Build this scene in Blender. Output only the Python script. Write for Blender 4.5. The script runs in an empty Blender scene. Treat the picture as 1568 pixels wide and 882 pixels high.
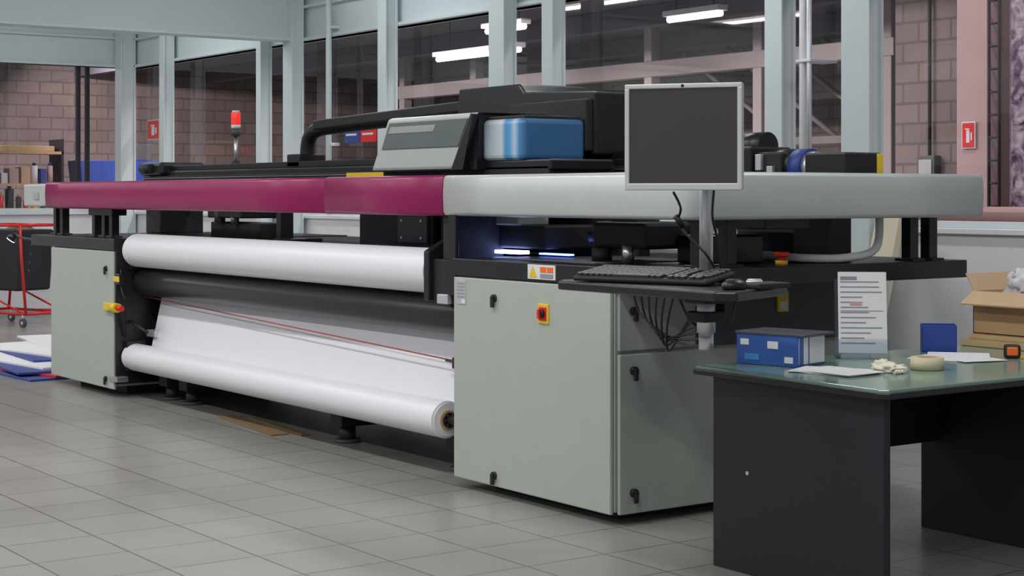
import bpy, bmesh, math, random
from mathutils import Vector, Matrix, noise
random.seed(4)
sc = bpy.context.scene
try:
    sc.view_settings.view_transform = 'Standard'
    sc.view_settings.look = 'None'
except Exception: pass

# ------------------------------------------------------------ materials
def nt(name):
    m = bpy.data.materials.new(name); m.use_nodes = True
    return m, m.node_tree.nodes, m.node_tree.links, m.node_tree.nodes['Principled BSDF']
def mat(name, c, rough=.5, metal=0, var=.06, scale=8, bump=0, emit=0, ecol=None, spec=.5, coat=0):
    m, n, l, b = nt(name)
    b.inputs['Roughness'].default_value = rough
    b.inputs['Metallic'].default_value = metal
    b.inputs['Specular IOR Level'].default_value = spec
    b.inputs['Coat Weight'].default_value = coat
    tc = n.new('ShaderNodeTexCoord'); no = n.new('ShaderNodeTexNoise')
    no.inputs['Scale'].default_value = scale; no.inputs['Detail'].default_value = 4
    l.new(tc.outputs['Object'], no.inputs['Vector'])
    r = n.new('ShaderNodeMix'); r.data_type = 'RGBA'
    r.inputs[6].default_value = (*[max(0, x*(1-var)) for x in c], 1)
    r.inputs[7].default_value = (*[min(1, x*(1+var)) for x in c], 1)
    l.new(no.outputs['Fac'], r.inputs[0]); l.new(r.outputs[2], b.inputs['Base Color'])
    if bump:
        bp = n.new('ShaderNodeBump'); bp.inputs['Strength'].default_value = bump; bp.inputs['Distance'].default_value = .01
        l.new(no.outputs['Fac'], bp.inputs['Height']); l.new(bp.outputs['Normal'], b.inputs['Normal'])
    if emit:
        b.inputs['Emission Color'].default_value = (*(ecol or c), 1)
        b.inputs['Emission Strength'].default_value = emit
    return m
def block_mat(name, plane, c1, c2, cm, w, h, ms, offset=.5, rough=.85, bump=.3, noise_s=.8, na=.35):
    m, n, l, b = nt(name)
    tc = n.new('ShaderNodeTexCoord'); sp = n.new('ShaderNodeSeparateXYZ'); cb = n.new('ShaderNodeCombineXYZ')
    l.new(tc.outputs['Object'], sp.inputs[0])
    a, bb = {'xz': ('X', 'Z'), 'yz': ('Y', 'Z'), 'xy': ('X', 'Y')}[plane]
    l.new(sp.outputs[a], cb.inputs[0]); l.new(sp.outputs[bb], cb.inputs[1])
    br = n.new('ShaderNodeTexBrick'); br.offset = offset
    br.inputs['Scale'].default_value = 1; br.inputs['Brick Width'].default_value = w
    br.inputs['Row Height'].default_value = h; br.inputs['Mortar Size'].default_value = ms
    br.inputs['Mortar Smooth'].default_value = .1
    br.inputs['Color1'].default_value = (*c1, 1); br.inputs['Color2'].default_value = (*c2, 1); br.inputs['Mortar'].default_value = (*cm, 1)
    l.new(cb.outputs[0], br.inputs['Vector'])
    no = n.new('ShaderNodeTexNoise'); no.inputs['Scale'].default_value = noise_s; no.inputs['Detail'].default_value = 6
    l.new(tc.outputs['Object'], no.inputs['Vector'])
    mr = n.new('ShaderNodeMapRange'); mr.inputs[1].default_value = .3; mr.inputs[2].default_value = .7
    mr.inputs[3].default_value = 1-na; mr.inputs[4].default_value = 1+na*.4
    l.new(no.outputs['Fac'], mr.inputs[0])
    mx = n.new('ShaderNodeMix'); mx.data_type = 'RGBA'; mx.blend_type = 'MULTIPLY'; mx.inputs[0].default_value = 1
    l.new(br.outputs['Color'], mx.inputs[6]); l.new(mr.outputs[0], mx.inputs[7]); l.new(mx.outputs[2], b.inputs['Base Color'])
    b.inputs['Roughness'].default_value = rough
    bp = n.new('ShaderNodeBump'); bp.invert = True; bp.inputs['Strength'].default_value = bump; bp.inputs['Distance'].default_value = .005
    l.new(br.outputs['Fac'], bp.inputs['Height']); l.new(bp.outputs['Normal'], b.inputs['Normal'])
    return m

M = {}
M['panel'] = mat('panel_grey_paint', (.42, .46, .415), .45, var=.04)
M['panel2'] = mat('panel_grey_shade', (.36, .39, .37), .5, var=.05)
M['dkpanel'] = mat('dark_grey_panel', (.07, .075, .085), .5)
M['black'] = mat('black_paint', (.012, .012, .015), .35)
M['blackm'] = mat('black_matte', (.014, .014, .017), .6)
M['key'] = mat('key_plastic', (.035, .035, .04), .4)
M['blackroll'] = mat('black_rubber_roll', (.022, .022, .026), .33, var=.2)
M['purple'] = mat('magenta_paint', (.28, .007, .095), .34, var=.05, scale=3)
M['silver'] = mat('silver_paint', (.55, .585, .57), .35, metal=.2, var=.04)
M['steel'] = mat('brushed_steel', (.6, .6, .62), .3, metal=.9)
M['alu'] = mat('aluminium', (.68, .7, .73), .35, metal=.6)
M['paper'] = mat('white_vinyl_media', (.80, .81, .86), .4, var=.015)
M['paper2'] = mat('paper_white', (.8, .8, .82), .7, var=.02)
M['print'] = mat('print_grey', (.28, .28, .32), .7)
M['colm'] = mat('pale_steel_paint', (.60, .68, .69), .5, var=.05, scale=3)
M['white'] = mat('white_wall_paint', (.72, .73, .75), .6, var=.04, scale=1.5)
M['whitehouse'] = mat('white_housing', (.50, .55, .53), .35)
M['smoke'] = mat('smoked_cover', (.15, .18, .18), .2)
M['blue'] = mat('carriage_blue', (.05, .28, .68), .3)
M['bluebox'] = mat('carton_blue', (.035, .11, .40), .4)
M['bluebin'] = mat('bin_blue', (.02, .06, .33), .4)
M['red'] = mat('red_plastic', (.7, .02, .02), .35)
M['redlamp'] = mat('red_lamp', (.8, .03, .02), .3, emit=.5, ecol=(1, .05, .03))
M['yellow'] = mat('yellow_plastic', (.8, .55, .02), .4)
M['orange'] = mat('orange_plastic', (.9, .16, .02), .4)
M['screen'] = mat('lcd_screen', (.045, .04, .04), .3, spec=.6, var=.1, scale=2)
M['uv'] = mat('uv_lamp', (.2, .3, 1), .3, emit=5, ecol=(.14, .2, 1))
M['uvw'] = mat('uv_lamp_core', (.5, .6, 1), .3, emit=9, ecol=(.34, .44, 1))
M['tube'] = mat('fluorescent_tube', (1, 1, 1), .3, emit=5, ecol=(1, .93, .9))
M['desk'] = mat('desk_green_laminate', (.20, .31, .25), .18, var=.06, spec=.6)
M['deskdark'] = mat('desk_dark_panel', (.018, .020, .025), .5, var=.2, scale=60, spec=.35)
M['card'] = mat('cardboard', (.48, .31, .17), .8)
M['card2'] = mat('cardboard_inside', (.6, .42, .26), .8)
M['wood'] = mat('pine_board', (.62, .45, .24), .6, var=.15)
M['tape'] = mat('masking_tape', (.62, .56, .38), .6)
M['tissue'] = mat('latex_glove', (.75, .72, .6), .6)
M['rag'] = mat('white_rag', (.75, .75, .78), .8)
M['pink'] = mat('pinkish_concrete', (.46, .33, .32), .8, var=.15, scale=2)
M['hallceil'] = mat('dark_hall_ceiling', (.10, .095, .12), .8)
M['truss'] = mat('pinkish_steel', (.30, .26, .26), .6)
M['dark'] = mat('dark_interior', (.02, .018, .025), .7)
M['ceil'] = mat('ceiling_white', (.6, .61, .62), .8)
M['cream'] = mat('cream_board', (.66, .6, .46), .7)
M['rope'] = mat('red_cord', (.4, .06, .05), .6)
M['pipepink'] = mat('pink_pipe', (.6, .34, .31), .5)
M['brown'] = mat('brown_strip', (.2, .13, .06), .7)
M['bluesheet'] = mat('blue_sheet', (.03, .06, .28), .5)
M['floor'] = block_mat('floor_tiles', 'xy', (.29, .285, .27), (.325, .32, .303), (.115, .112, .108), .4, .4, .0045, 0, .28, .25, .5, .25)
M['blkX'] = block_mat('block_wall_back', 'xz', (.20, .165, .155), (.25, .20, .185), (.145, .12, .115), .4, .2, .014)
M['blkY'] = block_mat('block_wall_side', 'yz', (.20, .155, .148), (.25, .19, .18), (.14, .115, .11), .4, .2, .014)
m, n, l, b = nt('plastic_sheeting'); tc = n.new('ShaderNodeTexCoord'); no = n.new('ShaderNodeTexNoise')
no.inputs['Scale'].default_value = 6; no.inputs['Detail'].default_value = 8; no.inputs['Distortion'].default_value = 1.5
l.new(tc.outputs['Object'], no.inputs['Vector']); cr = n.new('ShaderNodeValToRGB')
cr.color_ramp.elements[0].position = .40; cr.color_ramp.elements[0].color = (.07, .03, .08, 1)
cr.color_ramp.elements[1].position = .66; cr.color_ramp.elements[1].color = (.6, .5, .58, 1)
l.new(no.outputs['Fac'], cr.inputs[0]); l.new(cr.outputs[0], b.inputs['Base Color']); b.inputs['Roughness'].default_value = .4
M['sheeting'] = m
m, n, l, b = nt('blue_striped_panel'); tc = n.new('ShaderNodeTexCoord'); sp = n.new('ShaderNodeSeparateXYZ')
l.new(tc.outputs['Object'], sp.inputs[0]); mr = n.new('ShaderNodeMapRange')
mr.inputs[1].default_value = 1.78; mr.inputs[2].default_value = 2.22; l.new(sp.outputs['X'], mr.inputs[0])
cr = n.new('ShaderNodeValToRGB'); e = cr.color_ramp.elements
e[0].position = 0; e[0].color = (.12, .18, .24, 1); e[1].position = 1; e[1].color = (.03, .10, .24, 1)
for p, c in ((.18, (.36, .43, .48, 1)), (.48, (.58, .68, .74, 1)), (.56, (.08, .30, .6, 1)), (.66, (.10, .36, .68, 1)), (.76, (.48, .66, .8, 1)), (.86, (.06, .24, .52, 1))):
    q = e.new(p); q.color = c
l.new(mr.outputs[0], cr.inputs[0]); l.new(cr.outputs[0], b.inputs['Base Color']); b.inputs['Roughness'].default_value = .4
M['stripe'] = m
def glass(name, lo, hi, tint=(1, 1, 1)):
    m, n, l, b = nt(name); n.remove(b); out = n['Material Output']
    t = n.new('ShaderNodeBsdfTransparent'); t.inputs[0].default_value = (*tint, 1)
    g = n.new('ShaderNodeBsdfGlossy'); g.inputs['Roughness'].default_value = .02
    lw = n.new('ShaderNodeLayerWeight'); lw.inputs[0].default_value = .5
    pw = n.new('ShaderNodeMath'); pw.operation = 'POWER'; pw.inputs[1].default_value = 4
    l.new(lw.outputs['Facing'], pw.inputs[0])
    mr = n.new('ShaderNodeMapRange'); mr.inputs[3].default_value = lo; mr.inputs[4].default_value = hi; l.new(pw.outputs[0], mr.inputs[0])
    mx = n.new('ShaderNodeMixShader'); l.new(mr.outputs[0], mx.inputs[0]); l.new(t.outputs[0], mx.inputs[1]); l.new(g.outputs[0], mx.inputs[2])
    l.new(mx.outputs[0], out.inputs[0]); return m
M['glass'] = glass('window_glass', .07, .6, (.84, .83, .87))
M['acrylic'] = glass('clear_acrylic', .06, .7, (.9, .93, .95))

# ------------------------------------------------------------ builder
class B:
    def __init__(s): s.bm = bmesh.new(); s.mats = []
    def mi(s, k):
        if k not in s.mats: s.mats.append(k)
        return s.mats.index(k)
    def add(s, t, k, smooth=None, keep=False):
        i = s.mi(k)
        for f in t.faces:
            if not keep: f.material_index = i
            if smooth is not None: f.smooth = smooth
        me = bpy.data.meshes.new('t'); t.to_mesh(me); t.free(); s.bm.from_mesh(me); bpy.data.meshes.remove(me)
    def quad(s, pts, k):
        t = bmesh.new(); t.faces.new([t.verts.new(p) for p in pts]); s.add(t, k); return s
    def box(s, x0, x1, y0, y1, z0, z1, k, bev=.004, M4=None, seg=2):
        t = bmesh.new(); bmesh.ops.create_cube(t, size=1)
        for v in t.verts:
            v.co = Vector(((x0+x1)/2+v.co.x*(x1-x0), (y0+y1)/2+v.co.y*(y1-y0), (z0+z1)/2+v.co.z*(z1-z0)))
        if bev: bmesh.ops.bevel(t, geom=t.edges[:], offset=min(bev, .45*min(abs(x1-x0), abs(y1-y0), abs(z1-z0))), segments=seg, affect='EDGES', profile=.5)
        if M4 is not None: t.transform(M4)
        s.add(t, k)
        return s
    def cyl(s, p0, p1, r, k, seg=32, r2=None, M4=None, bev=0):
        p0 = Vector(p0); p1 = Vector(p1); d = p1-p0
        t = bmesh.new(); bmesh.ops.create_cone(t, cap_ends=True, segments=seg, radius1=r, radius2=r if r2 is None else r2, depth=d.length)
        if bev:
            es = [e for e in t.edges if any(len(f.verts) > 4 for f in e.link_faces)]
            bmesh.ops.bevel(t, geom=es, offset=bev, segments=3, affect='EDGES', profile=.5)
        t.transform(Matrix.Translation((p0+p1)/2) @ d.to_track_quat('Z', 'Y').to_matrix().to_4x4())
        if M4 is not None: t.transform(M4)
        for f in t.faces: f.smooth = len(f.verts) <= 4
        s.add(t, k); return s
    def ring(s, c, axis, ro, ri, h, k, seg=40, M4=None):
        t = bmesh.new(); q = Vector(axis).to_track_quat('Z', 'Y').to_matrix().to_4x4(); c = Vector(c)
        L = []
        for i in range(seg):
            a = 2*math.pi*i/seg; ca, sa = math.cos(a), math.sin(a)
            L.append([t.verts.new((r*ca, r*sa, z)) for r, z in ((ro, -h/2), (ro, h/2), (ri, h/2), (ri, -h/2))])
        for i in range(seg):
            A, Bq = L[i], L[(i+1) % seg]
            for j in range(4):
                f = t.faces.new((A[j], Bq[j], Bq[(j+1) % 4], A[(j+1) % 4])); f.smooth = j in (0, 2)
        t.transform(Matrix.Translation(c) @ q)
        if M4 is not None: t.transform(M4)
        bmesh.ops.recalc_face_normals(t, faces=t.faces); s.add(t, k); return s
    def prism(s, pts, axis, a, b_, k, bev=0, M4=None):
        """pts 2D polygon; axis 'x': pts=(y,z); 'y': (x,z); 'z': (x,y)"""
        t = bmesh.new()
        def P(p, h):
            return {'x': (h, p[0], p[1]), 'y': (p[0], h, p[1]), 'z': (p[0], p[1], h)}[axis]
        A = [t.verts.new(P(p, a)) for p in pts]; C = [t.verts.new(P(p, b_)) for p in pts]
        t.faces.new(A); t.faces.new(C[::-1])
        for i in range(len(pts)):
            j = (i+1) % len(pts); t.faces.new((A[i], C[i], C[j], A[j]))
        bmesh.ops.recalc_face_normals(t, faces=t.faces)
        if bev: bmesh.ops.bevel(t, geom=t.edges[:], offset=bev, segments=2, affect='EDGES', profile=.5)
        if M4 is not None: t.transform(M4)
        s.add(t, k); return s
    def sweep(s, path, prof, k):
        t = bmesh.new(); R = []
        for i, p in enumerate(path):
            a = Vector(path[max(0, i-1)]); c = Vector(path[min(len(path)-1, i+1)]); d = (c-a).normalized(); nn = Vector((d.y, -d.x))
            R.append([t.verts.new((p[0]+nn.x*o, p[1]+nn.y*o, z)) for o, z in prof])
        m_ = len(prof)
        for i in range(len(R)-1):
            for j in range(m_):
                f = t.faces.new((R[i][j], R[i+1][j], R[i+1][(j+1) % m_], R[i][(j+1) % m_])); f.smooth = j < m_-1
        t.faces.new(R[0]); t.faces.new(R[-1][::-1]); bmesh.ops.recalc_face_normals(t, faces=t.faces)
        s.add(t, k); return s
    def tube(s, pts, r, k, seg=8, sub=6, M4=None):
        P = [Vector(p) for p in pts]; Q = []
        if sub > 1 and len(P) > 2:
            for i in range(len(P)-1):
                p0 = P[max(0, i-1)]; p1 = P[i]; p2 = P[i+1]; p3 = P[min(len(P)-1, i+2)]
                for j in range(sub):
                    u = j/sub
                    Q.append(.5*((2*p1)+(-p0+p2)*u+(2*p0-5*p1+4*p2-p3)*u*u+(-p0+3*p1-3*p2+p3)*u**3))
            Q.append(P[-1])
        else: Q = P
        t = bmesh.new(); R = []; up = Vector((0, 0, 1))
        for i, p in enumerate(Q):
            d = (Q[min(len(Q)-1, i+1)]-Q[max(0, i-1)]).normalized()
            a = d.cross(up)
            if a.length < .05: a = d.cross(Vector((1, 0, 0)))
            a.normalize(); c = a.cross(d)
            if R and a.dot(la) < 0: a = -a; c = -c
            la = a
            R.append([t.verts.new(p+a*r*math.cos(2*math.pi*j/seg)+c*r*math.sin(2*math.pi*j/seg)) for j in range(seg)])
        for i in range(len(R)-1):
            for j in range(seg):
                f = t.faces.new((R[i][j], R[i+1][j], R[i+1][(j+1) % seg], R[i][(j+1) % seg])); f.smooth = True
        t.faces.new(R[0]); t.faces.new(R[-1][::-1]); bmesh.ops.recalc_face_normals(t, faces=t.faces)
        if M4 is not None: t.transform(M4)
        s.add(t, k); return s
    def blob(s, c, sx, sy, sz, k, amp=.3, fr=3, sub=4, seed=0, flat=True):
        t = bmesh.new(); bmesh.ops.create_icosphere(t, subdivisions=sub, radius=1)
        for v in t.verts:
            d = 1+amp*noise.noise(v.co*fr+Vector((seed, seed, 0)))+amp*.5*noise.noise(v.co*fr*2.3+Vector((seed, 3, 1)))
            w = v.co*d
            if flat and w.z < -.45: w.z = -.45
            v.co = Vector((c[0]+w.x*sx, c[1]+w.y*sy, c[2]+(w.z+.45)*sz))
        s.add(t, k, True); return s
    def done(s, name, parent=None):
        me = bpy.data.meshes.new(name); s.bm.to_mesh(me); s.bm.free()
        for k in s.mats: me.materials.append(M[k])
        o = bpy.data.objects.new(name, me); sc.collection.objects.link(o)
        if parent: o.parent = parent
        return o
def empty(name):
    o = bpy.data.objects.new(name, None); sc.collection.objects.link(o); return o
def RZ(x, y, z, deg): return Matrix.Translation((x, y, z)) @ Matrix.Rotation(math.radians(deg), 4, 'Z')

# ------------------------------------------------------------ room
YB = 3.7; XL = -10.95; XR = 11.0; YF = -8; SILL = 1.25
B().box(-19, XR+1, YF, 14, -.2, 0, 'floor', 0).done('floor')
b = B(); b.box(XL-.1, XR, YB, YB+.18, 0, SILL, 'white', 0).box(XL-.1, XR, YB-.04, YB+.2, SILL, SILL+.035, 'white', .004)
b.box(XL-.1, XR, YB, YB+.18, 3.5, 4.3, 'colm', 0).done('wall_back')
b = B(); b.box(XL-.18, XL, YF, YB, 0, SILL, 'white', 0).box(XL-.2, XL+.04, YF, YB, SILL, SILL+.035, 'white', .004)
b.box(XL-.18, XL, YF, YB, 3.52, 4.3, 'colm', 0).done('wall_left')
B().box(XL-.2, XR, YF, YB+.2, 4.3, 4.4, 'ceil', 0).done('ceiling')
B().box(XL+.001, XR, YB-.015, YB, 0, .08, 'panel2', .003).done('baseboard_back')
B().box(XL, XL+.015, YF, YB, 0, .08, 'panel2', .003).done('baseboard_left')
b = B(); b.box(XL, XR, YB+.0, YB+.14, 3.13, 3.5, 'colm', .01).box(XL, XR, YB-.05, YB+.16, 3.13, 3.16, 'colm', .004).box(XL, XR, YB-.05, YB+.16, 3.47, 3.5, 'colm', .004).done('trim_1')
b = B(); b.box(XL-.14, XL, YF, YB, 3.13, 3.52, 'colm', .01).box(XL-.16, XL+.05, YF, YB, 3.13, 3.16, 'colm', .004).box(XL-.16, XL+.05, YF, YB, 3.49, 3.52, 'colm', .004).done('trim_2')
b = B(); b.box(-6.36, -6.30, YF, YB-.05, 3.15, 3.66, 'colm', .003).box(-6.46, -6.20, YF, YB-.05, 3.12, 3.15, 'colm', .003).box(-6.46, -6.20, YF, YB-.05, 3.64, 3.67, 'colm', .003).done('steel_roof_beam')
def column(x, y, w, z0=0, z1=4.3, dp=.2):
    b = B(); t = .02
    b.box(x-w/2, x+w/2, y-dp/2, y-dp/2+t, z0, z1, 'colm', .003)
    b.box(x-w/2, x+w/2, y+dp/2-t, y+dp/2, z0, z1, 'colm', .003)
    b.box(x-w/2, x-w/2+t*1.5, y-dp/2+t, y+dp/2-t, z0, z1, 'colm', .002)
    b.box(x+w/2-t*2.5, x+w/2-t, y-dp/2+t, y+dp/2-t, z0, z1, 'colm', .002)
    b.box(x-w/2-.02, x+w/2+.02, y-dp/2-.03, y+dp/2+.02, z0, z0+.02, 'colm', .003)
    b.done('steel_column')
for x, w in ((-9.55, .14), (-6.96, .11), (-6.28, .21), (-4.35, .15), (-2.42, .23), (-1.68, .15), (.98, .17), (1.75, .25), (5.2, .24), (8, .24)):
    column(x, YB-.12, w, 0, 4.28, .14)
column(XL+.13, YB-.13, .2, 0, 4.28, .2)
for y in (-3.6,): column(XL+.1, y, .16, 0, 4.28, .18)
b = B(); b.quad([(XL, YB+.085, SILL+.03), (XR, YB+.085, SILL+.03), (XR, YB+.085, 3.14), (XL, YB+.085, 3.14)], 'glass')
b.box(XL, XR, YB+.05, YB+.12, SILL+.035, SILL+.08, 'colm', .003)
b.done('window_1')
b = B(); b.quad([(XL-.085, YF, SILL+.03), (XL-.085, YB, SILL+.03), (XL-.085, YB, 3.14), (XL-.085, YF, 3.14)], 'glass')
b.box(XL-.12, XL-.05, YF, YB, SILL+.035, SILL+.08, 'colm', .003)
for y in (3.0, 3.12): b.box(XL-.12, XL-.06, y, y+.05, SILL+.035, 3.13, 'dark', .003)
b.done('window_2')
b = B(); b.cyl((1.33, YB-.25, .3), (1.33, YB-.25, 4.25), .024, 'white', 16); b.cyl((1.39, YB-.25, .3), (1.39, YB-.25, 4.25), .018, 'alu', 16)
for z in (.8, 1.6, 2.4, 3.2): b.box(1.29, 1.43, YB-.28, YB-.02, z, z+.02, 'alu', .002)
b.tube([(1.33, YB-.25, .32), (1.3, YB-.25, .2), (1.0, YB-.25, .16), (.3, YB-.25, .16)], .022, 'white', 12); b.done('electrical_conduit')
b = B(); b.cyl((-5.55, YB-.1, 1.3), (-5.55, YB-.1, 4.28), .03, 'colm', 12); b.box(-5.6, -5.5, YB-.1, YB, 2, 2.03, 'colm', .002); b.box(-5.6, -5.5, YB-.1, YB+.02, 3.2, 3.23, 'colm', .002); b.done('drain_pipe')
b = B(); b.prism([(3.1, 0), (3.16, 0), (3.56, 1.42), (3.5, 1.42)], 'x', 1.96, 2.16, 'cream', .003); b.done('cream_board')

# ------------------------------------------------------------ neighbouring hall
B().box(-18.3, 12, 13, 13.3, 0, 6, 'blkX', 0).done('wall_hall_back')
B().box(-18.3, -18, YF, 13, 0, 6, 'blkY', 0).done('wall_hall_left')
b = B(); b.box(-1.9, 11, 8, 8.25, 0, 6, 'blkX', 0).done('wall_hall_partition')
b = B(); b.box(-18, -2.2, 3.95, 13, 3.75, 3.9, 'hallceil', 0); b.box(-18, XL-.25, YF, 3.95, 3.75, 3.9, 'hallceil', 0)
for y in (5.6, 8, 10.4): b.box(-18, -2.2, y, y+.2, 3.5, 3.75, 'hallceil', .01)
b.done('ceiling_hall')
B().box(-.47, -.12, 7.2, 7.5, 0, 5.5, 'pink', .01).done('concrete_pillar')
B().box(.05, 5.5, 7.3, 7.34, 0, 5.5, 'sheeting', 0).done('plastic_sheet_curtain')
b = B()
for x in (-.07, .04): b.cyl((x, 7.15, 0), (x, 7.15, 5), .014, 'dark', 8)
for i in range(24): b.cyl((-.07, 7.15, .2*i+.2), (.04, 7.15, .2*i+.2), .01, 'dark', 8)
b.done('wall_ladder')
b = B(); o = -.37
b.cyl((-1.05+o, 7.95, 1.2), (-1.05+o, 7.95, 5.5), .018, 'dark', 10).box(-1.17+o, -.95+o, 7.9, 8, 1.66, 1.88, 'dkpanel', .01).box(-1.14+o, -.98+o, 7.89, 7.9, 1.7, 1.84, 'panel2', .004).tube([(-.6+o, 7.95, 1.2), (-.55+o, 7.94, 2.3), (-.7+o, 7.94, 3.2), (-.62+o, 7.94, 5)], .012, 'dark', 8); b.done('wall_switch_box')
b = B(); b.cyl((.55, 4.2, 1.37), (7, 4.2, 1.37), .05, 'pipepink', 20); b.cyl((.55, 4.2, 1.27), (7, 4.2, 1.27), .03, 'pipepink', 20); b.box(.6, .7, 4.15, 4.25, 0, 1.32, 'dark', .004); b.box(5, 5.1, 4.15, 4.25, 0, 1.32, 'dark', .004); b.done('pink_pipe_rail')
def sign(name, x, y, z, w, h, k, rot, k2='white'):
    b = B(); T = RZ(x, y, z, rot)
    b.box(-w/2, w/2, -.01, 0, -h/2, h/2, k2, .002, T); b.box(-w/2+.01, w/2-.01, -.014, -.009, -h/2+.01, h/2-.01, k, .001, T)
    b.box(-w*.12, w*.12, -.018, -.013, -h*.28, h*.18, k2, .001, T); b.box(-w*.2, w*.12, -.018, -.013, h*.2, h*.25, k2, .001, T); b.box(w*.2, w*.3, -.018, -.013, -h*.2, h*.1, k2, .001, T)
    b.done(name)
sign('fire_extinguisher_sign', -.32, 7.19, 2.03, .15, .24, 'red', 0)
sign('fire_extinguisher_sign', -10.35, YB+.06, 2.32, .36, .25, 'red', 0)
b = B()
for i, k in enumerate(('bluesheet', 'red', 'red')):
    x = -5.5+i*.33; b.box(x, x+.29, YB+.055, YB+.068, 2.03, 2.2, k, .002); b.box(x+.04, x+.25, YB+.05, YB+.056, 2.1, 2.12, 'white', .001)
b.done('safety_notice_sign')
def hallamp_or_fill(x, y, z, L, e, tilt=0):  # builds the visible hall tubes and the added fill lamps alike
    b = B(); b.box(x-L/2, x+L/2, y-.07, y+.07, z, z+.06, 'white', .005); b.cyl((x-L/2+.03, y, z-.03), (x+L/2-.03, y, z-.03), .035, 'tube', 12)
    b.cyl((x-L/3, y, z+.06), (x-L/3, y, 3.75), .006, 'dark', 6); b.cyl((x+L/3, y, z+.06), (x+L/3, y, 3.75), .006, 'dark', 6)
    o = b.done('hall_lamp_or_fill')
    la = bpy.data.lights.new('hall_tube_or_fill', 'AREA'); la.shape = 'RECTANGLE'; la.size = L; la.size_y = .07; la.energy = e; la.color = (1, .90, .87)
    lo = bpy.data.objects.new('hall_tube_or_fill', la); sc.collection.objects.link(lo); lo.location = (x, y, z-.09); lo.rotation_euler = (math.radians(tilt), 0, 0); lo.parent = o
hallamp_or_fill(-8.0, 7.1, 3.3, 1.9, 90); hallamp_or_fill(-6.1, 6.2, 3.42, .8, 16); hallamp_or_fill(-4.0, 7.2, 3.44, .9, 16)
for x in (-16, -12.6, -9.4, -6.2, -3.2): hallamp_or_fill(x, 4.55, 3.66, 1.6, 125, 42)  # unseen lamps added behind the header to brighten the far hall wall
hallamp_or_fill(-14.6, 1.5, 3.62, 2, 130); hallamp_or_fill(-14.6, -3, 3.62, 2, 90)  # more unseen lamps, added to light the left part of the hall
b = B()
for i in range(5):
    x = -8.4+i*.9; b.cyl((x, 10.9, 3.5), (x+2.1, 10.9, 2.2), .035, 'truss', 8)
b.box(-9, -1, 10.85, 10.95, 2.15, 2.25, 'truss', .005); b.box(-9, -1, 10.85, 10.95, 1.3, 1.36, 'truss', .005)
for i in range(9): b.cyl((-9+i, 10.9, 0), (-9+i, 10.9, 2.2), .03, 'truss', 8)
b.done('mezzanine_railing')
b = B()
for i in range(6): b.box(-13+i*2.0, -12.85+i*2.0, 9, 9.15, 0, 3.75, 'truss', .01)
b.box(-13, -2.8, 8.98, 9.17, 3.0, 3.2, 'truss', .01); b.done('hall_steel_frame')
b = B()
for z in (1.2, 1.62, 2.08): b.box(-14.4, -13.9, -.2, 3.9, z, z+.04, 'card2', .003)
for y in (-.2, 1.8, 3.86): b.box(-14.4, -13.9, y, y+.04, 0, 2.3, 'dark', .003)
cols = ['red', 'bluesheet', 'white', 'dark', 'yellow', 'pink', 'steel', 'dark', 'card', 'dark', 'dkpanel', 'orange', 'bluebin', 'paper2', 'card2']
for z in (1.24, 1.66):
    y = -.1
    while y < 3.75:
        h = random.uniform(.12, .34); r = random.uniform(.03, .08); k = random.choice(cols)
        if random.random() < .5: b.cyl((-14.0, y+r, z), (-14.0, y+r, z+h), r, k, 10).cyl((-14.0, y+r, z+h), (-14.0, y+r, z+h+.04), r*.5, random.choice(cols), 8)
        else: b.box(-14.2, -13.93, y, y+r*2.2, z, z+h*.8, k, .004)
        y += r*2+random.uniform(.01, .05)
for y0, y1, h, k in ((-.1, .3, .25, 'card'), (.4, .7, .12, 'red'), (.8, 1.4, .2, 'card2'), (1.5, 1.7, .3, 'dkpanel'), (2.0, 2.3, .15, 'bluebin'), (2.4, 2.8, .1, 'card'), (3.0, 3.8, .08, 'wood')): b.box(-14.3, -14, y0, y1, 2.12, 2.12+h, k, .01)
b.done('supply_shelf')
b = B()
for i in range(2):
    y = 4.15+i*.62
    b.prism([(y, 1.55), (y+.5, 1.55), (y+.55, 2.0), (y-.05, 2.0)], 'x', -14.3, -13.8, 'bluebin', .01)
b.box(-14.35, -13.75, 4.0, 5.6, 0, 1.54, 'dkpanel', .01).box(-14.2, -13.8, 4.9, 5.2, 2.0, 2.25, 'dkpanel', .01); b.done('storage_crates_on_cabinet')
b = B(); b.box(-9.0, -8.2, 5.6, 6.1, 0, 1.5, 'dkpanel', .01).box(-8.9, -8.5, 5.65, 6.0, 1.5, 1.72, 'card', .01).box(-8.45, -8.25, 5.65, 5.9, 1.5, 1.62, 'paper2', .01).cyl((-8.05, 5.7, 0), (-8.05, 5.7, 1.6), .02, 'dark', 8).ring((-8.05, 5.7, 1.7), (0, 1, 0), .12, .09, .05, 'alu').cyl((-8.05, 5.72, 1.7), (-8.05, 5.7, 1.7), .085, 'panel2', 20); b.done('workshop_cabinet_with_fan')

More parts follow.
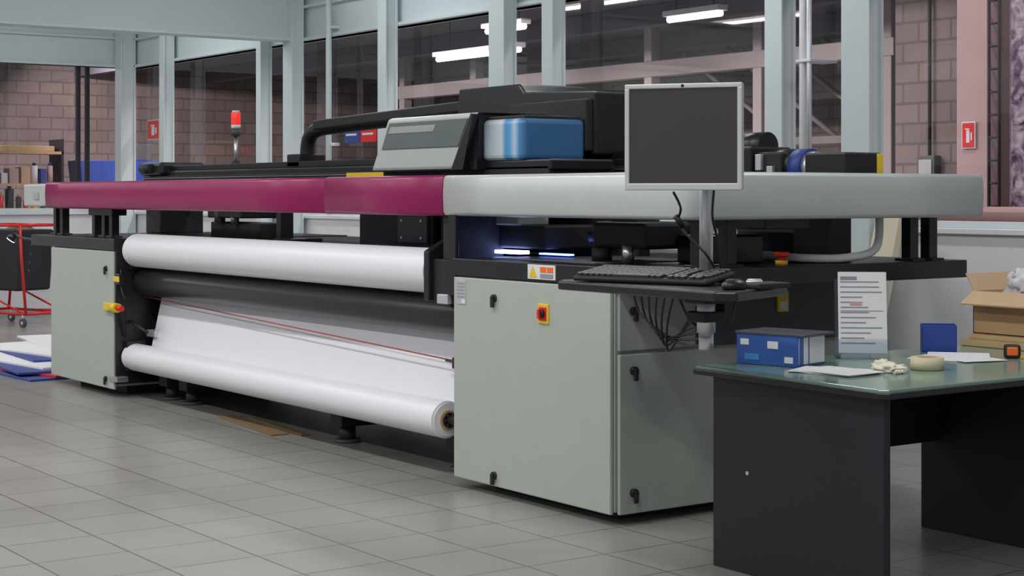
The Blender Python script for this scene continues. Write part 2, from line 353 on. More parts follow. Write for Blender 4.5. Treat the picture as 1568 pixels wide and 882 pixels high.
# ------------------------------------------------------------ PRINTER
PR = empty('wide_format_printer')
def lock(b, x, z, side=None, y=None):
    if side is None:
        b.cyl((x, -.018, z), (x, -.034, z), .02, 'blackm', 16); b.box(x-.011, x+.011, -.045, -.03, z-.045, z+.012, 'blackm', .004)
    else:
        b.cyl((side, y, z), (side+.02, y, z), .02, 'blackm', 16); b.box(side+.015, side+.03, y-.011, y+.011, z-.045, z+.012, 'blackm', .004)
b = B(); b.box(2.29, 3.57, 0, 1.45, .06, 1.083, 'panel2', .004)
b.box(2.28, 3.565, -.022, -.001, .05, 1.078, 'panel', .006)
b.box(3.572, 3.592, .012, 1.44, .05, .775, 'panel', .005)
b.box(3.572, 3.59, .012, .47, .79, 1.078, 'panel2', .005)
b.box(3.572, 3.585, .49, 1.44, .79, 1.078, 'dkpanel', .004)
b.box(2.45, 3.45, .12, 1.35, 0, .06, 'blackm', .005)
lock(b, 2.65, .985); lock(b, 2.65, .105)
lock(b, 0, .97, 3.592, .09); lock(b, 0, .70, 3.592, .09); lock(b, 0, .145, 3.592, .09)
b.box(3.02, 3.105, -.03, -.02, .885, .98, 'yellow', .003); b.box(3.033, 3.093, -.034, -.028, .9, .965, 'red', .003); b.cyl((3.063, -.03, .933), (3.063, -.05, .933), .022, 'black', 20); b.box(3.055, 3.071, -.06, -.045, .91, .956, 'red', .002)
b.box(2.31, 2.395, -.026, -.02, .94, 1.065, 'alu', .001)
for i in range(5): b.box(2.32, 2.385, -.0275, -.025, .975+i*.017, .981+i*.017, 'print', 0)
b.box(2.36, 2.39, -.0275, -.025, .945, .967, 'white', 0)
b.box(3.58, 3.596, 1.0, 1.07, .93, 1.03, 'yellow', .002); b.box(3.59, 3.599, 1.01, 1.06, .94, .98, 'white', 0)
b.done('right_cabinet', PR)
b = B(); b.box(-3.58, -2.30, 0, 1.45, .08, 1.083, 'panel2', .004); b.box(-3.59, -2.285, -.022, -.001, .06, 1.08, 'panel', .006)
b.box(-3.4, -2.45, .15, 1.35, 0, .08, 'blackm', .005)
lock(b, -2.42, .95); lock(b, -2.42, .13)
b.box(-2.30, -2.26, -.01, .75, .1, 1.15, 'black', .004)
b.box(-2.26, -2.2, .05, .2, .2, .42, 'black', .004).box(-2.26, -2.2, .08, .25, .95, 1.2, 'black', .004)
b.box(-2.42, -2.26, -.05, -.022, .64, .7, 'yellow', .006).cyl((-2.26, -.04, .67), (-2.16, -.04, .67), .035, 'yellow', 16).cyl((-2.16, -.04, .67), (-2.08, -.04, .67), .02, 'red', 16)
b.box(-2.25, -2.16, -.03, .01, .84, .92, 'black', .006).box(-2.255, -2.15, -.036, -.03, .86, .9, 'yellow', .002)
b.box(-2.36, -2.2, -.03, .06, .12, .16, 'steel', .004)
b.box(-2.2, -2.05, .2, .3, .45, .5, 'alu', .004); b.cyl((-2.25, .1, .56), (-1.95, .1, .5), .012, 'blackm', 10)
b.tube([(-2.24, .02, .95), (-2.18, .0, .8), (-2.15, .02, .72), (-2.2, .03, .6), (-2.24, .05, .45)], .008, 'black', 6)
b.done('left_cabinet', PR)
b = B(); b.box(-2.26, 2.28, .55, .62, .3, 1.08, 'blackm', .003)
b.box(-2.26, 2.28, .45, .75, .14, .3, 'blackm', .006); b.box(-2.26, 2.28, 1.2, 1.4, .14, .5, 'blackm', .006)
for x in (-1.95, -1.6, .62, 1.9):
    b.box(x-.07, x+.07, .22, .62, .1, .2, 'blackm', .006).cyl((x, .3, 0), (x, .3, .1), .05, 'blackm', 16).cyl((x, .3, 0), (x, .3, .02), .08, 'dkpanel', 16)
b.box(2.1, 2.28, .25, .5, .2, 1.08, 'blackm', .004)
b.done('chassis', PR)
b = B(); b.box(-4.05, -2.27, -.025, 1.95, 1.086, 1.173, 'black', .005); b.box(2.27, 3.96, -.025, 1.95, 1.086, 1.173, 'black', .005)
b.box(-2.27, 2.27, .30, 1.95, 1.10, 1.165, 'black', .004)
b.box(2.45, 3.3, .1, 1.4, 1.173, 1.179, 'dkpanel', .002)
o = .06
b.box(2.88+o, 3.1+o, -.03, -.024, 1.095, 1.165, 'white', .001); b.prism([(2.895+o, 1.105), (2.955+o, 1.105), (2.925+o, 1.158)], 'y', -.033, -.029, 'yellow'); b.box(2.985+o, 3.03+o, -.033, -.029, 1.13, 1.155, 'orange', 0); b.box(3.04+o, 3.085+o, -.033, -.029, 1.13, 1.155, 'orange', 0); b.box(2.985+o, 3.085+o, -.033, -.029, 1.103, 1.122, 'print', 0)
b.done('platform', PR)
prof = [(-.09, 1.600), (-.012, 1.600), (.006, 1.594), (.014, 1.58), (.018, 1.50), (.014, 1.41), (.006, 1.396), (-.012, 1.39), (-.09, 1.39)]
b = B(); b.sweep([(-3.74, 0), (-3.4, 0), (0, 0), (.898, 0)], prof, 'purple')
p2 = [(o+.001, z+(.002 if z > 1.5 else -.002)) for o, z in prof]; b.sweep([(.9, 0), (1.5, 0), (2.165, 0)], p2, 'purple')
b.box(-3.74, 2.16, .09, .3, 1.42, 1.56, 'blackm', .005)
b.done('magenta_fascia', PR)
path = [(2.172, 0), (2.6, 0), (3.5, 0), (4.0, 0)]
for i in range(1, 9):
    a = math.pi/2*i/9; path.append((4.02+.08*math.sin(a), .08-.08*math.cos(a)))
path += [(4.1, .1), (4.1, .6), (4.1, 1.2), (4.1, 1.88)]
b = B(); b.sweep(path, prof, 'silver')
b.box(-4.36, -3.75, .02, .4, 1.405, 1.585, 'silver', .012); b.box(-4.1, -3.98, .01, .025, 1.46, 1.52, 'panel2', .003)
b.box(2.2, 4.0, .09, .3, 1.42, 1.56, 'blackm', .005); b.box(3.85, 4.01, .3, 1.85, 1.42, 1.56, 'blackm', .005); b.box(-4.2, 4.0, 1.8, 1.95, 1.40, 1.57, 'blackm', .005)
b.box(-4.2, -4.0, .3, 1.85, 1.42, 1.56, 'blackm', .005)
b.done('silver_fascia', PR)
b = B()
for x, y in ((3.86, .25), (3.86, .42), (3.86, 1.64), (3.86, 1.78), (-3.9, .15), (-3.75, .15), (-3.05, .15), (-2.85, .15), (-2.7, .15), (2.7, 1.7)):
    b.box(x-.03, x+.03, y-.03, y+.03, 1.165, 1.43, 'black', .004); b.box(x-.06, x+.06, y-.045, y+.045, 1.165, 1.185, 'black', .003)
b.box(-3.1, -2.62, .1, .22, 1.34, 1.4, 'black', .004)
b.box(3.3, 3.9, .62, .9, 1.34, 1.41, 'black', .006)
b.box(2.10, 2.2, .03, .35, 1.16, 1.4, 'blackm', .004); b.box(2.2, 2.27, -.005, .02, .98, 1.4, 'black', .004)
b.box(1.3, 2.75, .82, .9, 1.17, 1.45, 'blackm', .005)
b.box(-1.9, -1.35, .55, .85, 1.33, 1.42, 'black', .01).box(-1.95, -1.15, .6, .8, 1.165, 1.3, 'blackm', .01).cyl((-1.75, .58, 1.3), (-1.75, .58, 1.42), .04, 'dkpanel', 16).cyl((-1.5, .58, 1.28), (-1.5, .58, 1.42), .03, 'steel', 16)
b.box(-.9, -.83, .6, .7, 1.165, 1.42, 'black', .005).box(-.84, -.6, .55, .8, 1.165, 1.2, 'black', .005)
b.box(3.02, 3.42, .3, .6, 1.24, 1.37, 'blackm', .02).cyl((3.1, .3, 1.175), (3.1, .3, 1.24), .05, 'blackm', 16).cyl((3.3, .3, 1.175), (3.3, .3, 1.26), .03, 'steel', 12).cyl((3.02, .4, 1.3), (2.92, .4, 1.3), .05, 'black', 16).box(3.1, 3.3, .35, .5, 1.36, 1.42, 'dkpanel', .006)
b.box(3.42, 3.7, .5, .8, 1.175, 1.31, 'black', .01)
b.tube([(3.6, .9, 1.21), (3.8, .95, 1.2), (3.9, 1.15, 1.2), (3.9, 1.35, 1.24), (3.88, 1.4, 1.4)], .02, 'white', 10)
b.done('supports_and_valves', PR)
b = B(); b.cyl((3.86, .76, 1.173), (3.86, .76, 1.195), .03, 'yellow', 20).cyl((3.86, .76, 1.195), (3.86, .76, 1.215), .018, 'red', 20).cyl((3.86, .76, 1.212), (3.86, .76, 1.235), .036, 'red', 24, bev=.006).done('emergency_stop_button', PR)
b = B(); b.cyl((-2.17, .12, 1.09), (1.95, .12, 1.09), .122, 'paper', 72, bev=.004).cyl((-2.25, .12, 1.09), (2.2, .12, 1.09), .035, 'steel', 20)
b.prism([(-.01, .94), (.3, .94), (.3, 1.26), (.1, 1.26), (-.01, 1.2)], 'x', 1.97, 2.02, 'black', .006); b.box(2.02, 2.27, .02, .3, .93, 1.16, 'blackm', .006); b.box(2.1, 2.2, -.01, .02, .93, .98, 'alu', .004)
b.done('upper_media_roll', PR)
b = B(); b.cyl((-2.24, .22, .855), (2.12, .22, .855), .108, 'blackroll', 64, bev=.006).cyl((-2.26, .22, .855), (2.28, .22, .855), .03, 'steel', 20); b.done('black_tension_roller', PR)
b = B(); b.cyl((-2.24, .12, .30), (2.0, .12, .30), .1, 'paper', 72, bev=.003).ring((2.003, .12, .3), (1, 0, 0), .088, .05, .012, 'paper2').ring((2.005, .12, .3), (1, 0, 0), .052, .04, .03, 'card')
b.cyl((2.0, .12, .3), (2.03, .12, .3), .04, 'black', 24).cyl((2.03, .12, .3), (2.28, .12, .3), .022, 'blackm', 16)
for i in range(6):
    a = i*math.pi/3; b.box(2.01, 2.03, .12+.03*math.cos(a)-.006, .12+.03*math.cos(a)+.006, .3+.03*math.sin(a)-.006, .3+.03*math.sin(a)+.006, 'steel', .001)
b.done('lower_media_roll', PR)
b = B(); b.prism([(.300, .80), (.304, .80), (.205, .345), (.20, .345)], 'x', -2.12, 1.98, 'paper')
b.prism([(.235, 1.13), (.239, 1.13), (.315, .93), (.311, .93)], 'x', -2.12, 1.95, 'paper'); b.done('media_web', PR)
b = B(); b.tube([(-2.25, .2, .745), (2.1, .2, .60)], .004, 'rope', 6, 1); b.cyl((1.97, .18, .60), (2.2, .18, .60), .011, 'steel', 10).box(2.0, 2.06, .15, .21, .57, .63, 'black', .004).cyl((1.9, .18, .605), (2.0, .18, .60), .008, 'black', 8); b.done('tension_cord', PR)
# gantry
b = B(); b.box(-4.15, 3.15, 1.05, 1.32, 1.48, 1.70, 'black', .012).box(-4.15, 3.15, 1.0, 1.05, 1.60, 1.655, 'blackm', .004).box(-3.9, 3.2, 1.08, 1.28, 1.70, 1.745, 'black', .006)
b.box(-4.15, 3.15, .99, 1.0, 1.635, 1.64, 'steel', .001)
b.box(-4.2, -3.75, .98, 1.4, 1.66, 1.775, 'black', .03).cyl((-4.1, .97, 1.72), (-3.9, .97, 1.72), .04, 'blackm', 16)
b.box(-.6, -.1, .985, 1.0, 1.6, 1.65, 'yellow', .002)
b.box(-4.1, -3.8, 1.0, 1.4, 1.17, 1.5, 'blackm', .01).box(3.3, 3.7, 1.0, 1.4, 1.17, 1.5, 'blackm', .01)
b.box(3.12, 3.38, 1.02, 1.3, 1.5, 1.74, 'black', .01).cyl((3.16, 1.16, 1.745), (3.36, 1.16, 1.745), .07, 'black', 32).cyl((3.25, 1.03, 1.66), (3.25, 1.0, 1.66), .04, 'dkpanel', 24).cyl((3.25, 1.0, 1.66), (3.25, .985, 1.66), .022, 'alu', 24)
b.box(3.38, 3.56, 1.05, 1.27, 1.56, 1.71, 'blackm', .012).cyl((3.36, 1.16, 1.64), (3.6, 1.16, 1.64), .085, 'black', 32).box(3.4, 3.44, 1.03, 1.05, 1.62, 1.7, 'alu', .002).box(3.48, 3.52, 1.03, 1.05, 1.6, 1.64, 'alu', .002)
b.cyl((3.58, 1.16, 1.635), (3.66, 1.16, 1.635), .09, 'bluesheet', 32).cyl((3.66, 1.16, 1.635), (3.70, 1.16, 1.635), .075, 'alu', 32)
b.box(3.72, 3.985, 1.05, 1.30, 1.54, 1.70, 'black', .01).box(3.965, 3.989, 1.265, 1.305, 1.545, 1.695, 'yellow', .004).box(3.3, 3.98, 1.05, 1.3, 1.48, 1.55, 'blackm', .006)
b.done('gantry', PR)
b = B(); b.tube([(-1.56, 1.2, 1.70), (-1.55, 1.2, 1.86), (-1.5, 1.2, 1.94), (-1.38, 1.2, 1.98), (-1.1, 1.2, 1.995), (.2, 1.2, 2.03), (.9, 1.2, 2.045)], .055, 'black', 16, 8)
b.prism([(-1.3, 1.97), (.9, 2.03), (.9, 2.10), (-1.3, 2.04)], 'y', 1.1, 1.3, 'black', .012); b.box(-1.66, -1.46, 1.08, 1.3, 1.7, 1.80, 'black', .01); b.done('cable_carrier_arm', PR)
# carriage
b = B(); b.prism([(.82, 1.72), (2.22, 1.72), (2.22, 2.07), (1.55, 2.10), (1.5, 2.15), (.86, 2.15)], 'y', .95, 1.45, 'black', .012)
b.box(1.45, 2.2, .9, 1.45, 1.74, 2.03, 'blackm', .01)
T = Matrix.Translation((.11, 0, 0))
b.prism([(.58, 1.64), (1.50, 1.64), (1.72, 1.955), (.78, 1.955)], 'y', .42, .95, 'whitehouse', .02, T)
b.prism([(.72, 1.77), (1.55, 1.77), (1.65, 1.925), (.81, 1.925)], 'y', .412, .43, 'smoke', .003, T)
b.prism([(.80, 1.86), (1.3, 1.86), (1.33, 1.9), (.83, 1.9)], 'y', .408, .42, 'panel2', .003, T)
b.prism([(1.50, 1.64), (1.70, 1.64), (1.71, 1.95), (1.72, 1.955)], 'y', .44, .95, 'black', 0, T)
b.prism([(1.50, 1.64), (1.62, 1.64), (1.72, 1.945), (1.70, 1.95)], 'y', .40, .44, 'black', 0, T)
b.box(1.80, 2.20, .48, .9, 1.685, 1.915, 'stripe', .03, seg=3); b.box(1.78, 2.42, .5, .92, 1.63, 1.69, 'black', .01).box(1.82, 2.18, .5, .88, 1.91, 1.93, 'blackm', .006)
b.box(.7, 2.4, .5, .95, 1.45, 1.66, 'blackm', .01)
b.box(.62, 1.45, .38, .8, 1.185, 1.46, 'blackm', .012).box(1.1, 1.42, .36, .38, 1.22, 1.38, 'dkpanel', .004)
for x, z in ((1.15, 1.25), (1.36, 1.25), (1.15, 1.35), (1.36, 1.35)): b.cyl((x, .355, z), (x, .37, z), .008, 'steel', 8)
b.box(1.5, 1.75, .4, .7, 1.2, 1.45, 'blackm', .01); b.box(2.14, 2.4, .30, .5, 1.34, 1.41, 'panel2', .008).box(1.8, 2.6, .32, .8, 1.22, 1.34, 'blackm', .01)
b.box(2.18, 2.42, .29, .36, 1.19, 1.208, 'uvw', .003).box(2.5, 2.75, .36, .4, 1.19, 1.199, 'uv', .002).box(.72, .95, .375, .4, 1.184, 1.196, 'uv', .002)
b.done('print_carriage', PR)
b = B(); b.cyl((-2.76, 1.2, 1.72), (-2.76, 1.2, 1.97), .014, 'steel', 12).cyl((-2.76, 1.2, 1.74), (-2.76, 1.2, 1.77), .035, 'black', 16).cyl((-2.76, 1.2, 1.97), (-2.76, 1.2, 2.03), .036, 'dkpanel', 20).cyl((-2.76, 1.2, 2.03), (-2.76, 1.2, 2.06), .038, 'white', 20).cyl((-2.76, 1.2, 2.06), (-2.76, 1.2, 2.16), .038, 'redlamp', 20, bev=.006)
b.cyl((-2.76, 1.2, 2.16), (-2.76, 1.2, 2.175), .03, 'white', 16)
b.done('signal_beacon', PR)
b = B(); b.tube([(-4.04, .0, 1.13), (-4.3, -.02, 1.14), (-4.45, -.02, 1.17)], .01, 'black', 8).cyl((-4.45, -.02, 1.17), (-4.47, -.05, 1.12), .02, 'black', 14, r2=.045).cyl((-4.47, -.05, 1.12), (-4.472, -.053, 1.115), .038, 'uvw', 14)
P = [(-4.0+.02*math.cos(i*.9)-.01*i*.3, -.04, 1.08-i*.01+.02*math.sin(i*.9)) for i in range(24)]; b.tube(P, .004, 'black', 6, 3); b.done('task_lamp', PR)

# ------------------------------------------------------------ workstation
b = B(); b.prism([(4.2, -.78), (4.26, -.84), (5.16, -.84), (5.21, -.78), (5.04, -.37), (4.12, -.37)], 'z', 1.13, 1.165, 'black', .008)
b.box(5.04, 5.15, -.62, -.46, 1.165, 1.185, 'blackm', .006)
b.cyl((4.74, -.50, .98), (4.74, -.50, 1.135), .035, 'alu', 24).cyl((4.74, -.5, .915), (4.74, -.5, .98), .028, 'alu', 24).box(4.68, 4.80, -.56, -.44, 1.09, 1.136, 'blackm', .006)
b.box(4.69, 4.79, -.555, -.445, 1.02, 1.06, 'blackm', .006)
b.prism([(4.70, -.46), (4.78, -.44), (4.0, .16), (3.94, .08)], 'z', 1.05, 1.085, 'blackm', .006)
b.box(3.965, 4.02, .05, .2, 1.04, 1.16, 'blackm', .005)
b.cyl((4.74, -.50, 1.16), (4.74, -.50, 1.78), .026, 'alu', 28).cyl((4.74, -.5, 1.166), (4.74, -.5, 1.18), .045, 'alu', 28)
b.tube([(4.69, -.62, 1.51), (4.72, -.61, 1.45), (4.68, -.58, 1.38), (4.78, -.54, 1.28), (4.76, -.45, 1.19), (4.70, -.36, 1.16), (4.66, -.34, 1.05)], .005, 'black', 6)
b.tube([(4.84, -.55, 1.53), (4.83, -.55, 1.42), (4.80, -.5, 1.34), (4.79, -.46, 1.2), (4.76, -.36, 1.15), (4.7, -.34, 1.0)], .005, 'black', 6)
b.cyl((4.69, -.61, 1.42), (4.70, -.58, 1.38), .012, 'black', 10)
for i in range(6):
    o = i*.018
    b.tube([(4.13+o*3, -.36, 1.12), (4.15+o*2, -.34, 1.02-o*.5), (4.25+o, -.34, .96-o), (4.42, -.33+o*.3, .90+o*1.1), (4.62, -.38, .93+o*1.4), (4.70, -.45, 1.0+o*.6)], .005, 'black', 6)
b.tube([(4.40, -.36, 1.13), (4.47, -.34, 1.0), (4.6, -.34, .96), (4.68, -.4, 1.05)], .006, 'black', 6)
b.done('keyboard_tray_arm')
b = B(); T = RZ(4.80, -.667, 1.713, 34.65); w, h = .222, .197
b.box(-w, w, .0, .03, -h, h, 'silver', .008, T); b.box(-w, w, -.012, .002, h-.018, h, 'silver', .004, T); b.box(-w, w, -.012, .002, -h, -h+.026, 'silver', .004, T)
b.box(-w, -w+.018, -.012, .002, -h+.02, h-.015, 'silver', .004, T).box(w-.018, w, -.012, .002, -h+.02, h-.015, 'silver', .004, T)
b.box(-w+.016, w-.016, -.006, .001, -h+.024, h-.016, 'screen', .001, T); b.cyl((0, -.013, h-.009), (0, -.011, h-.009), .006, 'black', 16, M4=T)
b.box(-w+.05, w-.05, .028, .065, -h+.05, h-.05, 'blackm', .015, T); b.box(-.05, .05, .06, .115, -.06, .05, 'blackm', .005, T)
b.done('computer_monitor')
b = B(); T = RZ(4.60, -.645, 1.176, 17) @ Matrix.Rotation(math.radians(7), 4, 'X')
L = .30
b.box(-L, L, -.105, .11, .004, .024, 'blackm', .008, T)
for r in range(6):
    yy = -.092+r*.032+(.006 if r == 5 else 0); x = -L+.014
    while x < L-.03:
        wd = .027
        if r == 0 and -.15 < x < -.12: wd = .17
        if abs(x-.11) < .012 or abs(x-.195) < .012: x += .012; continue
        b.box(x, x+wd-.005, yy, yy+.026, .022, .036, 'key', .003, T, 1); x += wd
for k in (-.25, .25): b.box(k-.015, k+.015, .08, .1, -.018, .006, 'blackm', .003, T)
b.done('keyboard')
b = B(); b.blob((5.11, -.70, 1.166), .034, .055, .026, 'black', 0, 1, 3); b.cyl((5.11, -.74, 1.196), (5.11, -.725, 1.199), .005, 'dkpanel', 10)
b.tube([(5.10, -.65, 1.18), (5.06, -.64, 1.172), (5.0, -.52, 1.172), (4.95, -.42, 1.172)], .003, 'black', 6); b.done('computer_mouse')
b = B(); b.cyl((4.97, -.47, 1.166), (4.97, -.47, 1.185), .03, 'white', 24).cyl((4.97, -.47, 1.185), (4.97, -.47, 1.19), .026, 'alu', 24).done('round_tin')

# ------------------------------------------------------------ desk
b = B(); b.prism([(4.32, -.18), (5.33, -.21), (5.36, -.18), (5.36, 2.35), (4.32, 2.35)], 'z', .772, .80, 'desk', .004)
b.prism([(4.312, -.188), (5.335, -.22), (5.37, -.185), (5.37, 2.358), (4.312, 2.358)], 'z', .765, .788, 'black', .004)
b.box(4.42, 5.33, -.175, -.14, .0, .766, 'deskdark', .004); b.box(4.38, 5.3, 1.12, 1.155, .0, .766, 'deskdark', .004); b.box(4.38, 5.3, 2.28, 2.32, 0, .766, 'deskdark', .004)
b.box(4.45, 4.475, -.14, 2.28, .40, .766, 'deskdark', .003)
b.cyl((4.62, -.177, .40), (4.62, -.173, .40), .008, 'tape', 12); b.done('office_desk')
b = B(); T = RZ(4.52, .165, .801, 14)
b.box(-.20, .09, -.1, .12, 0, .128, 'bluebox', .003, T); b.box(-.205, .13, -.105, .125, .125, .136, 'dkpanel', .003, T)
b.box(.088, .093, -.09, .11, .01, .118, 'paper2', .001, T); b.box(.0935, .095, -.02, -.014, .01, .118, 'bluebox', 0, T)
b.box(.0935, .095, -.09, -.06, .01, .118, 'bluebox', 0, T)
b.box(-.18, -.14, -.1025, -.099, .08, .105, 'paper2', 0, T).box(-.05, .0, -.1025, -.099, .07, .1, 'paper2', 0, T).box(.03, .07, -.1025, -.099, .015, .04, 'paper2', 0, T).box(-.16, -.09, -.1025, -.099, .02, .045, 'blue', 0, T)
b.done('blue_carton_box')
b = B(); T = RZ(4.50, .61, .801, 48); tl = Matrix.Rotation(math.radians(-10), 4, 'X')
b.box(-.115, .115, -.06, .1, 0, .004, 'acrylic', .001, T); b.box(-.115, .115, 0, .003, 0, .34, 'acrylic', .001, T @ tl); b.box(-.115, .115, -.02, -.017, 0, .08, 'acrylic', .001, T @ tl)
b.box(-.10, .105, -.006, -.003, .02, .37, 'paper2', 0, T @ tl)
for i in range(13):
    z = .06+i*.022; b.box(-.09, random.uniform(0, .09), -.0075, -.006, z, z+.005, 'print', 0, T @ tl)
b.box(-.09, -.02, -.0075, -.006, .335, .35, 'print', 0, T @ tl).box(-.09, .09, -.0075, -.006, .20, .203, 'print', 0, T @ tl).box(-.05, .0, -.008, -.0075, .225, .24, 'pipepink', 0, T @ tl)
b.done('document_stand')
b = B()
for i, (x, y, r) in enumerate(((4.84, .10, 10), (4.81, .11, 25), (4.86, .10, 3))): b.box(-.15, .14, -.12, .10, 0, .003, 'paper2', .001, RZ(x, y, .801+i*.003, r))
b.done('paper_stack')
b = B()
for i, (x, y, r) in enumerate(((4.72, .88, 20), (4.8, .93, -15), (4.70, .99, 40))): b.box(-.13, .13, -.105, .105, 0, .003, 'paper2', .001, RZ(x, y, .801+i*.003, r))
b.done('loose_papers')
b = B(); b.blob((4.95, .28, .801), .065, .045, .024, 'tissue', .55, 2.5, 4, 3).blob((4.90, .29, .801), .04, .04, .028, 'tissue', .6, 3, 4, 9)
for i in range(4): b.tube([(4.96+.01*i, .28, .812), (5.0+.008*i, .275-.015*i, .810), (5.03, .27-.018*i, .808)], .006, 'tissue', 8, 5)
b.done('latex_gloves')
b = B(); b.ring((4.97, .475, .826), (0, 0, 1), .066, .040, .048, 'tape').ring((4.97, .475, .826), (0, 0, 1), .041, .037, .049, 'card'); b.done('masking_tape_roll')
b = B(); T = RZ(4.48, 1.12, .801, 45)
for a in ((-.075, .075, -.06, -.055), (-.075, .075, .055, .06), (-.075, -.07, -.06, .06), (.07, .075, -.06, .06)): b.box(*a, 0, .12, 'bluebin', .002, T)
b.box(-.075, .075, -.06, .06, 0, .005, 'bluebin', .001, T)
b.done('blue_plastic_bin')
b = B(); T = RZ(4.88, 1.12, .801, 40); b.box(-.035, .035, -.02, .02, 0, .06, 'blackm', .012, T, 3).box(-.022, .025, -.024, .024, .012, .05, 'orange', .006, T).box(.03, .05, -.012, .012, 0, .012, 'yellow', .002, T); b.done('tape_measure')
b = B(); b.box(4.34, 4.95, 1.44, 2.1, .801, .83, 'wood', .003).box(4.34, 4.8, 1.5, 2.1, .83, .85, 'wood', .003); b.done('wooden_boards')
b = B(); x0, x1, y0, y1, z0, z1 = 4.33, 4.72, 1.54, 1.94, .851, 1.05
for a in ((x0, x1, y0, y0+.006), (x0, x1, y1-.006, y1), (x0, x0+.006, y0, y1), (x1-.006, x1, y0, y1)): b.box(*a, z0, z1, 'card', .001)
b.box(x0, x1, y0, y1, z0, z0+.006, 'card2', 0)
b.prism([(y0+.006, z1-.002), (y0, z1), (y0-.09, z1-.055), (y0-.088, z1-.062)], 'x', x0, x1, 'card2'); b.prism([(y1, z1), (y1-.006, z1), (y1+.03, z1+.15), (y1+.036, z1+.15)], 'x', x0, x1, 'card2')
b.prism([(x0, z1), (x0+.006, z1), (x0-.04, z1+.08), (x0-.046, z1+.08)], 'y', y0, y1, 'card2')
b.blob((4.50, 1.76, .86), .15, .16, .16, 'rag', .4, 2.2, 4, 5).blob((4.56, 1.72, 1.04), .12, .12, .09, 'rag', .5, 2.8, 4, 8)
b.done('cardboard_box_with_rags')

# ------------------------------------------------------------ left side: sheets and trolley
b = B()
for i, (x, y, r, w, d, k) in enumerate(((-4.75, .5, 3, 1.05, .72, 'bluesheet'), (-4.7, .46, 14, .9, .65, 'red'), (-4.65, .42, -4, .8, .55, 'bluesheet'), (-5.0, .6, 6, .95, .65, 'paper2'), (-5.3, .9, -4, .9, .7, 'bluesheet'), (-5.3, .9, 9, .85, .65, 'paper2'), (-5.7, 1.2, -8, .8, .6, 'paper2'))):
    b.box(-w, w, -d, d, 0, .018, k, .002, RZ(x, y, .001+.018*i, r))
b.done('printed_board_stack')
b = B(); T = RZ(-9.6, 1.75, 0, 20)
for x in (-.45, .45):
    for y in (-.28, .28):
        b.ring((x, y, .05), (0, 1, 0), .05, .02, .03, 'dkpanel', 20, T); b.cyl((x, y-.02, .05), (x, y+.02, .05), .02, 'alu', 10, M4=T); b.cyl((x, y, .09), (x, y, .14), .015, 'alu', 8, M4=T)
for y in (-.28, .28):
    b.tube([(.5, y, .15), (.42, y, .8), (.4, y, 1.15)], .016, 'red', 8, 1, T); b.tube([(-.5, y, .15), (-.42, y, .8), (-.4, y, 1.15)], .016, 'red', 8, 1, T); b.tube([(-.5, y, .15), (.5, y, .15)], .016, 'red', 8, 1, T); b.tube([(-.4, y, 1.15), (.4, y, 1.15)], .016, 'red', 8, 1, T)
    b.tube([(-.47, y, .45), (.47, y, .15)], .012, 'red', 8, 1, T)
for x, z in ((-.5, .15), (.5, .15), (.4, 1.15), (-.4, 1.15)): b.tube([(x, -.28, z), (x, .28, z)], .016, 'red', 8, 1, T)
b.prism([(-.3, .4), (.3, .4), (.37, 1.1), (-.37, 1.1)], 'y', -.24, .24, 'dark', .03, T)
for i in range(6): b.blob((-9.6+random.uniform(-.25, .25), 1.75+random.uniform(-.1, .1), .95), .12, .12, .12, random.choice(['dkpanel', 'brown', 'bluesheet', 'dark']), .4, 2, 3, i)
b.done('red_trolley')
b = B(); T = RZ(-.35, .14, 0, -6); b.box(-.5, .5, -.06, .06, .001, .01, 'brown', .002, T); b.box(-.35, .6, .1, .16, .001, .012, 'brown', .002, T); b.done('timber_strips')

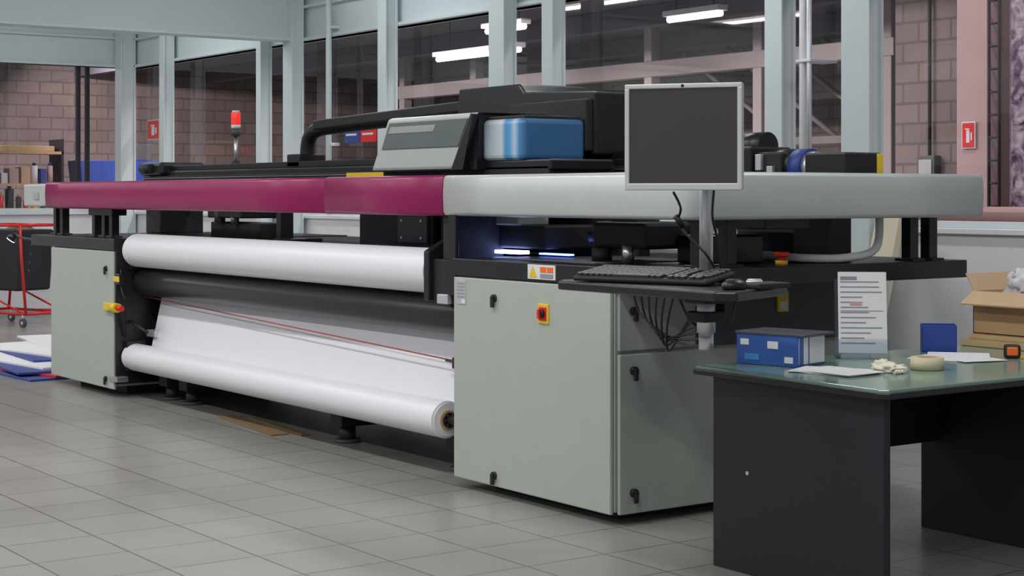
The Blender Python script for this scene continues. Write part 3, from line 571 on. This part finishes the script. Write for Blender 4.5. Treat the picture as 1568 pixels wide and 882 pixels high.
# ------------------------------------------------------------ lights
def added_fixture(x, y, rot=0, e=40, L=2.4, col=(1, .985, .955), z=4.22):  # unseen area lights with housings, added to light the room from above
    T = RZ(x, y, z, rot); b = B(); b.box(-L/2, L/2, -.12, .12, 0, .07, 'white', .01, T)
    for k in (-.05, .05): b.cyl((-L/2+.05, k, -.015), (L/2-.05, k, -.015), .014, 'tube', 10, M4=T)
    o = b.done('added_ceiling_light')
    la = bpy.data.lights.new('ceiling_fill', 'AREA'); la.shape = 'RECTANGLE'; la.size = L; la.size_y = .25; la.energy = e; la.color = col
    lo = bpy.data.objects.new('ceiling_fill', la); sc.collection.objects.link(lo); lo.location = (x, y, z-.05); lo.rotation_euler = (0, 0, math.radians(rot)); lo.parent = o
for x in (-9, -4, 0, 4, 8):
    for y, e in ((-5.5, 76), (-2.2, 66)): added_fixture(x, y, 0, e)
for x in (-8, -3.5, .5, 5): added_fixture(x, 2.2, 0, 38, 2.0, (.93, .97, 1))
def hall_fill(x, y, z, e):  # unseen pendants added to light the partition, pillar and sheeting
    b = B(); b.cyl((x, y, z), (x, y, z+.22), .22, 'dkpanel', 24, r2=.08).cyl((x, y, z+.22), (x, y, 6.5), .01, 'dark', 6); o = b.done('added_hall_pendant')
    la = bpy.data.lights.new('pendant_fill', 'AREA'); la.shape = 'DISK'; la.size = .4; la.energy = e; la.color = (1, .86, .85)
    lo = bpy.data.objects.new('pendant_fill', la); sc.collection.objects.link(lo); lo.location = (x, y, z-.01); lo.parent = o
hall_fill(-1.4, 5.6, 5.6, 45); hall_fill(1.2, 5.6, 5.6, 75); hall_fill(4, 5.8, 5.6, 60)
w = bpy.data.worlds.new('World'); sc.world = w; w.use_nodes = True
bg = w.node_tree.nodes['Background']; bg.inputs[0].default_value = (.88, .91, 1, 1); bg.inputs[1].default_value = .30

# ------------------------------------------------------------ camera
cd = bpy.data.cameras.new('camera'); cam = bpy.data.objects.new('camera', cd); sc.collection.objects.link(cam)
cam.location = (9.45, -4.74, 1.5); cam.rotation_euler = (math.radians(90), 0, math.radians(54.65))
cd.sensor_width = 36; cd.lens = 58.6; cd.shift_y = -.0912; cd.clip_end = 200
sc.camera = cam
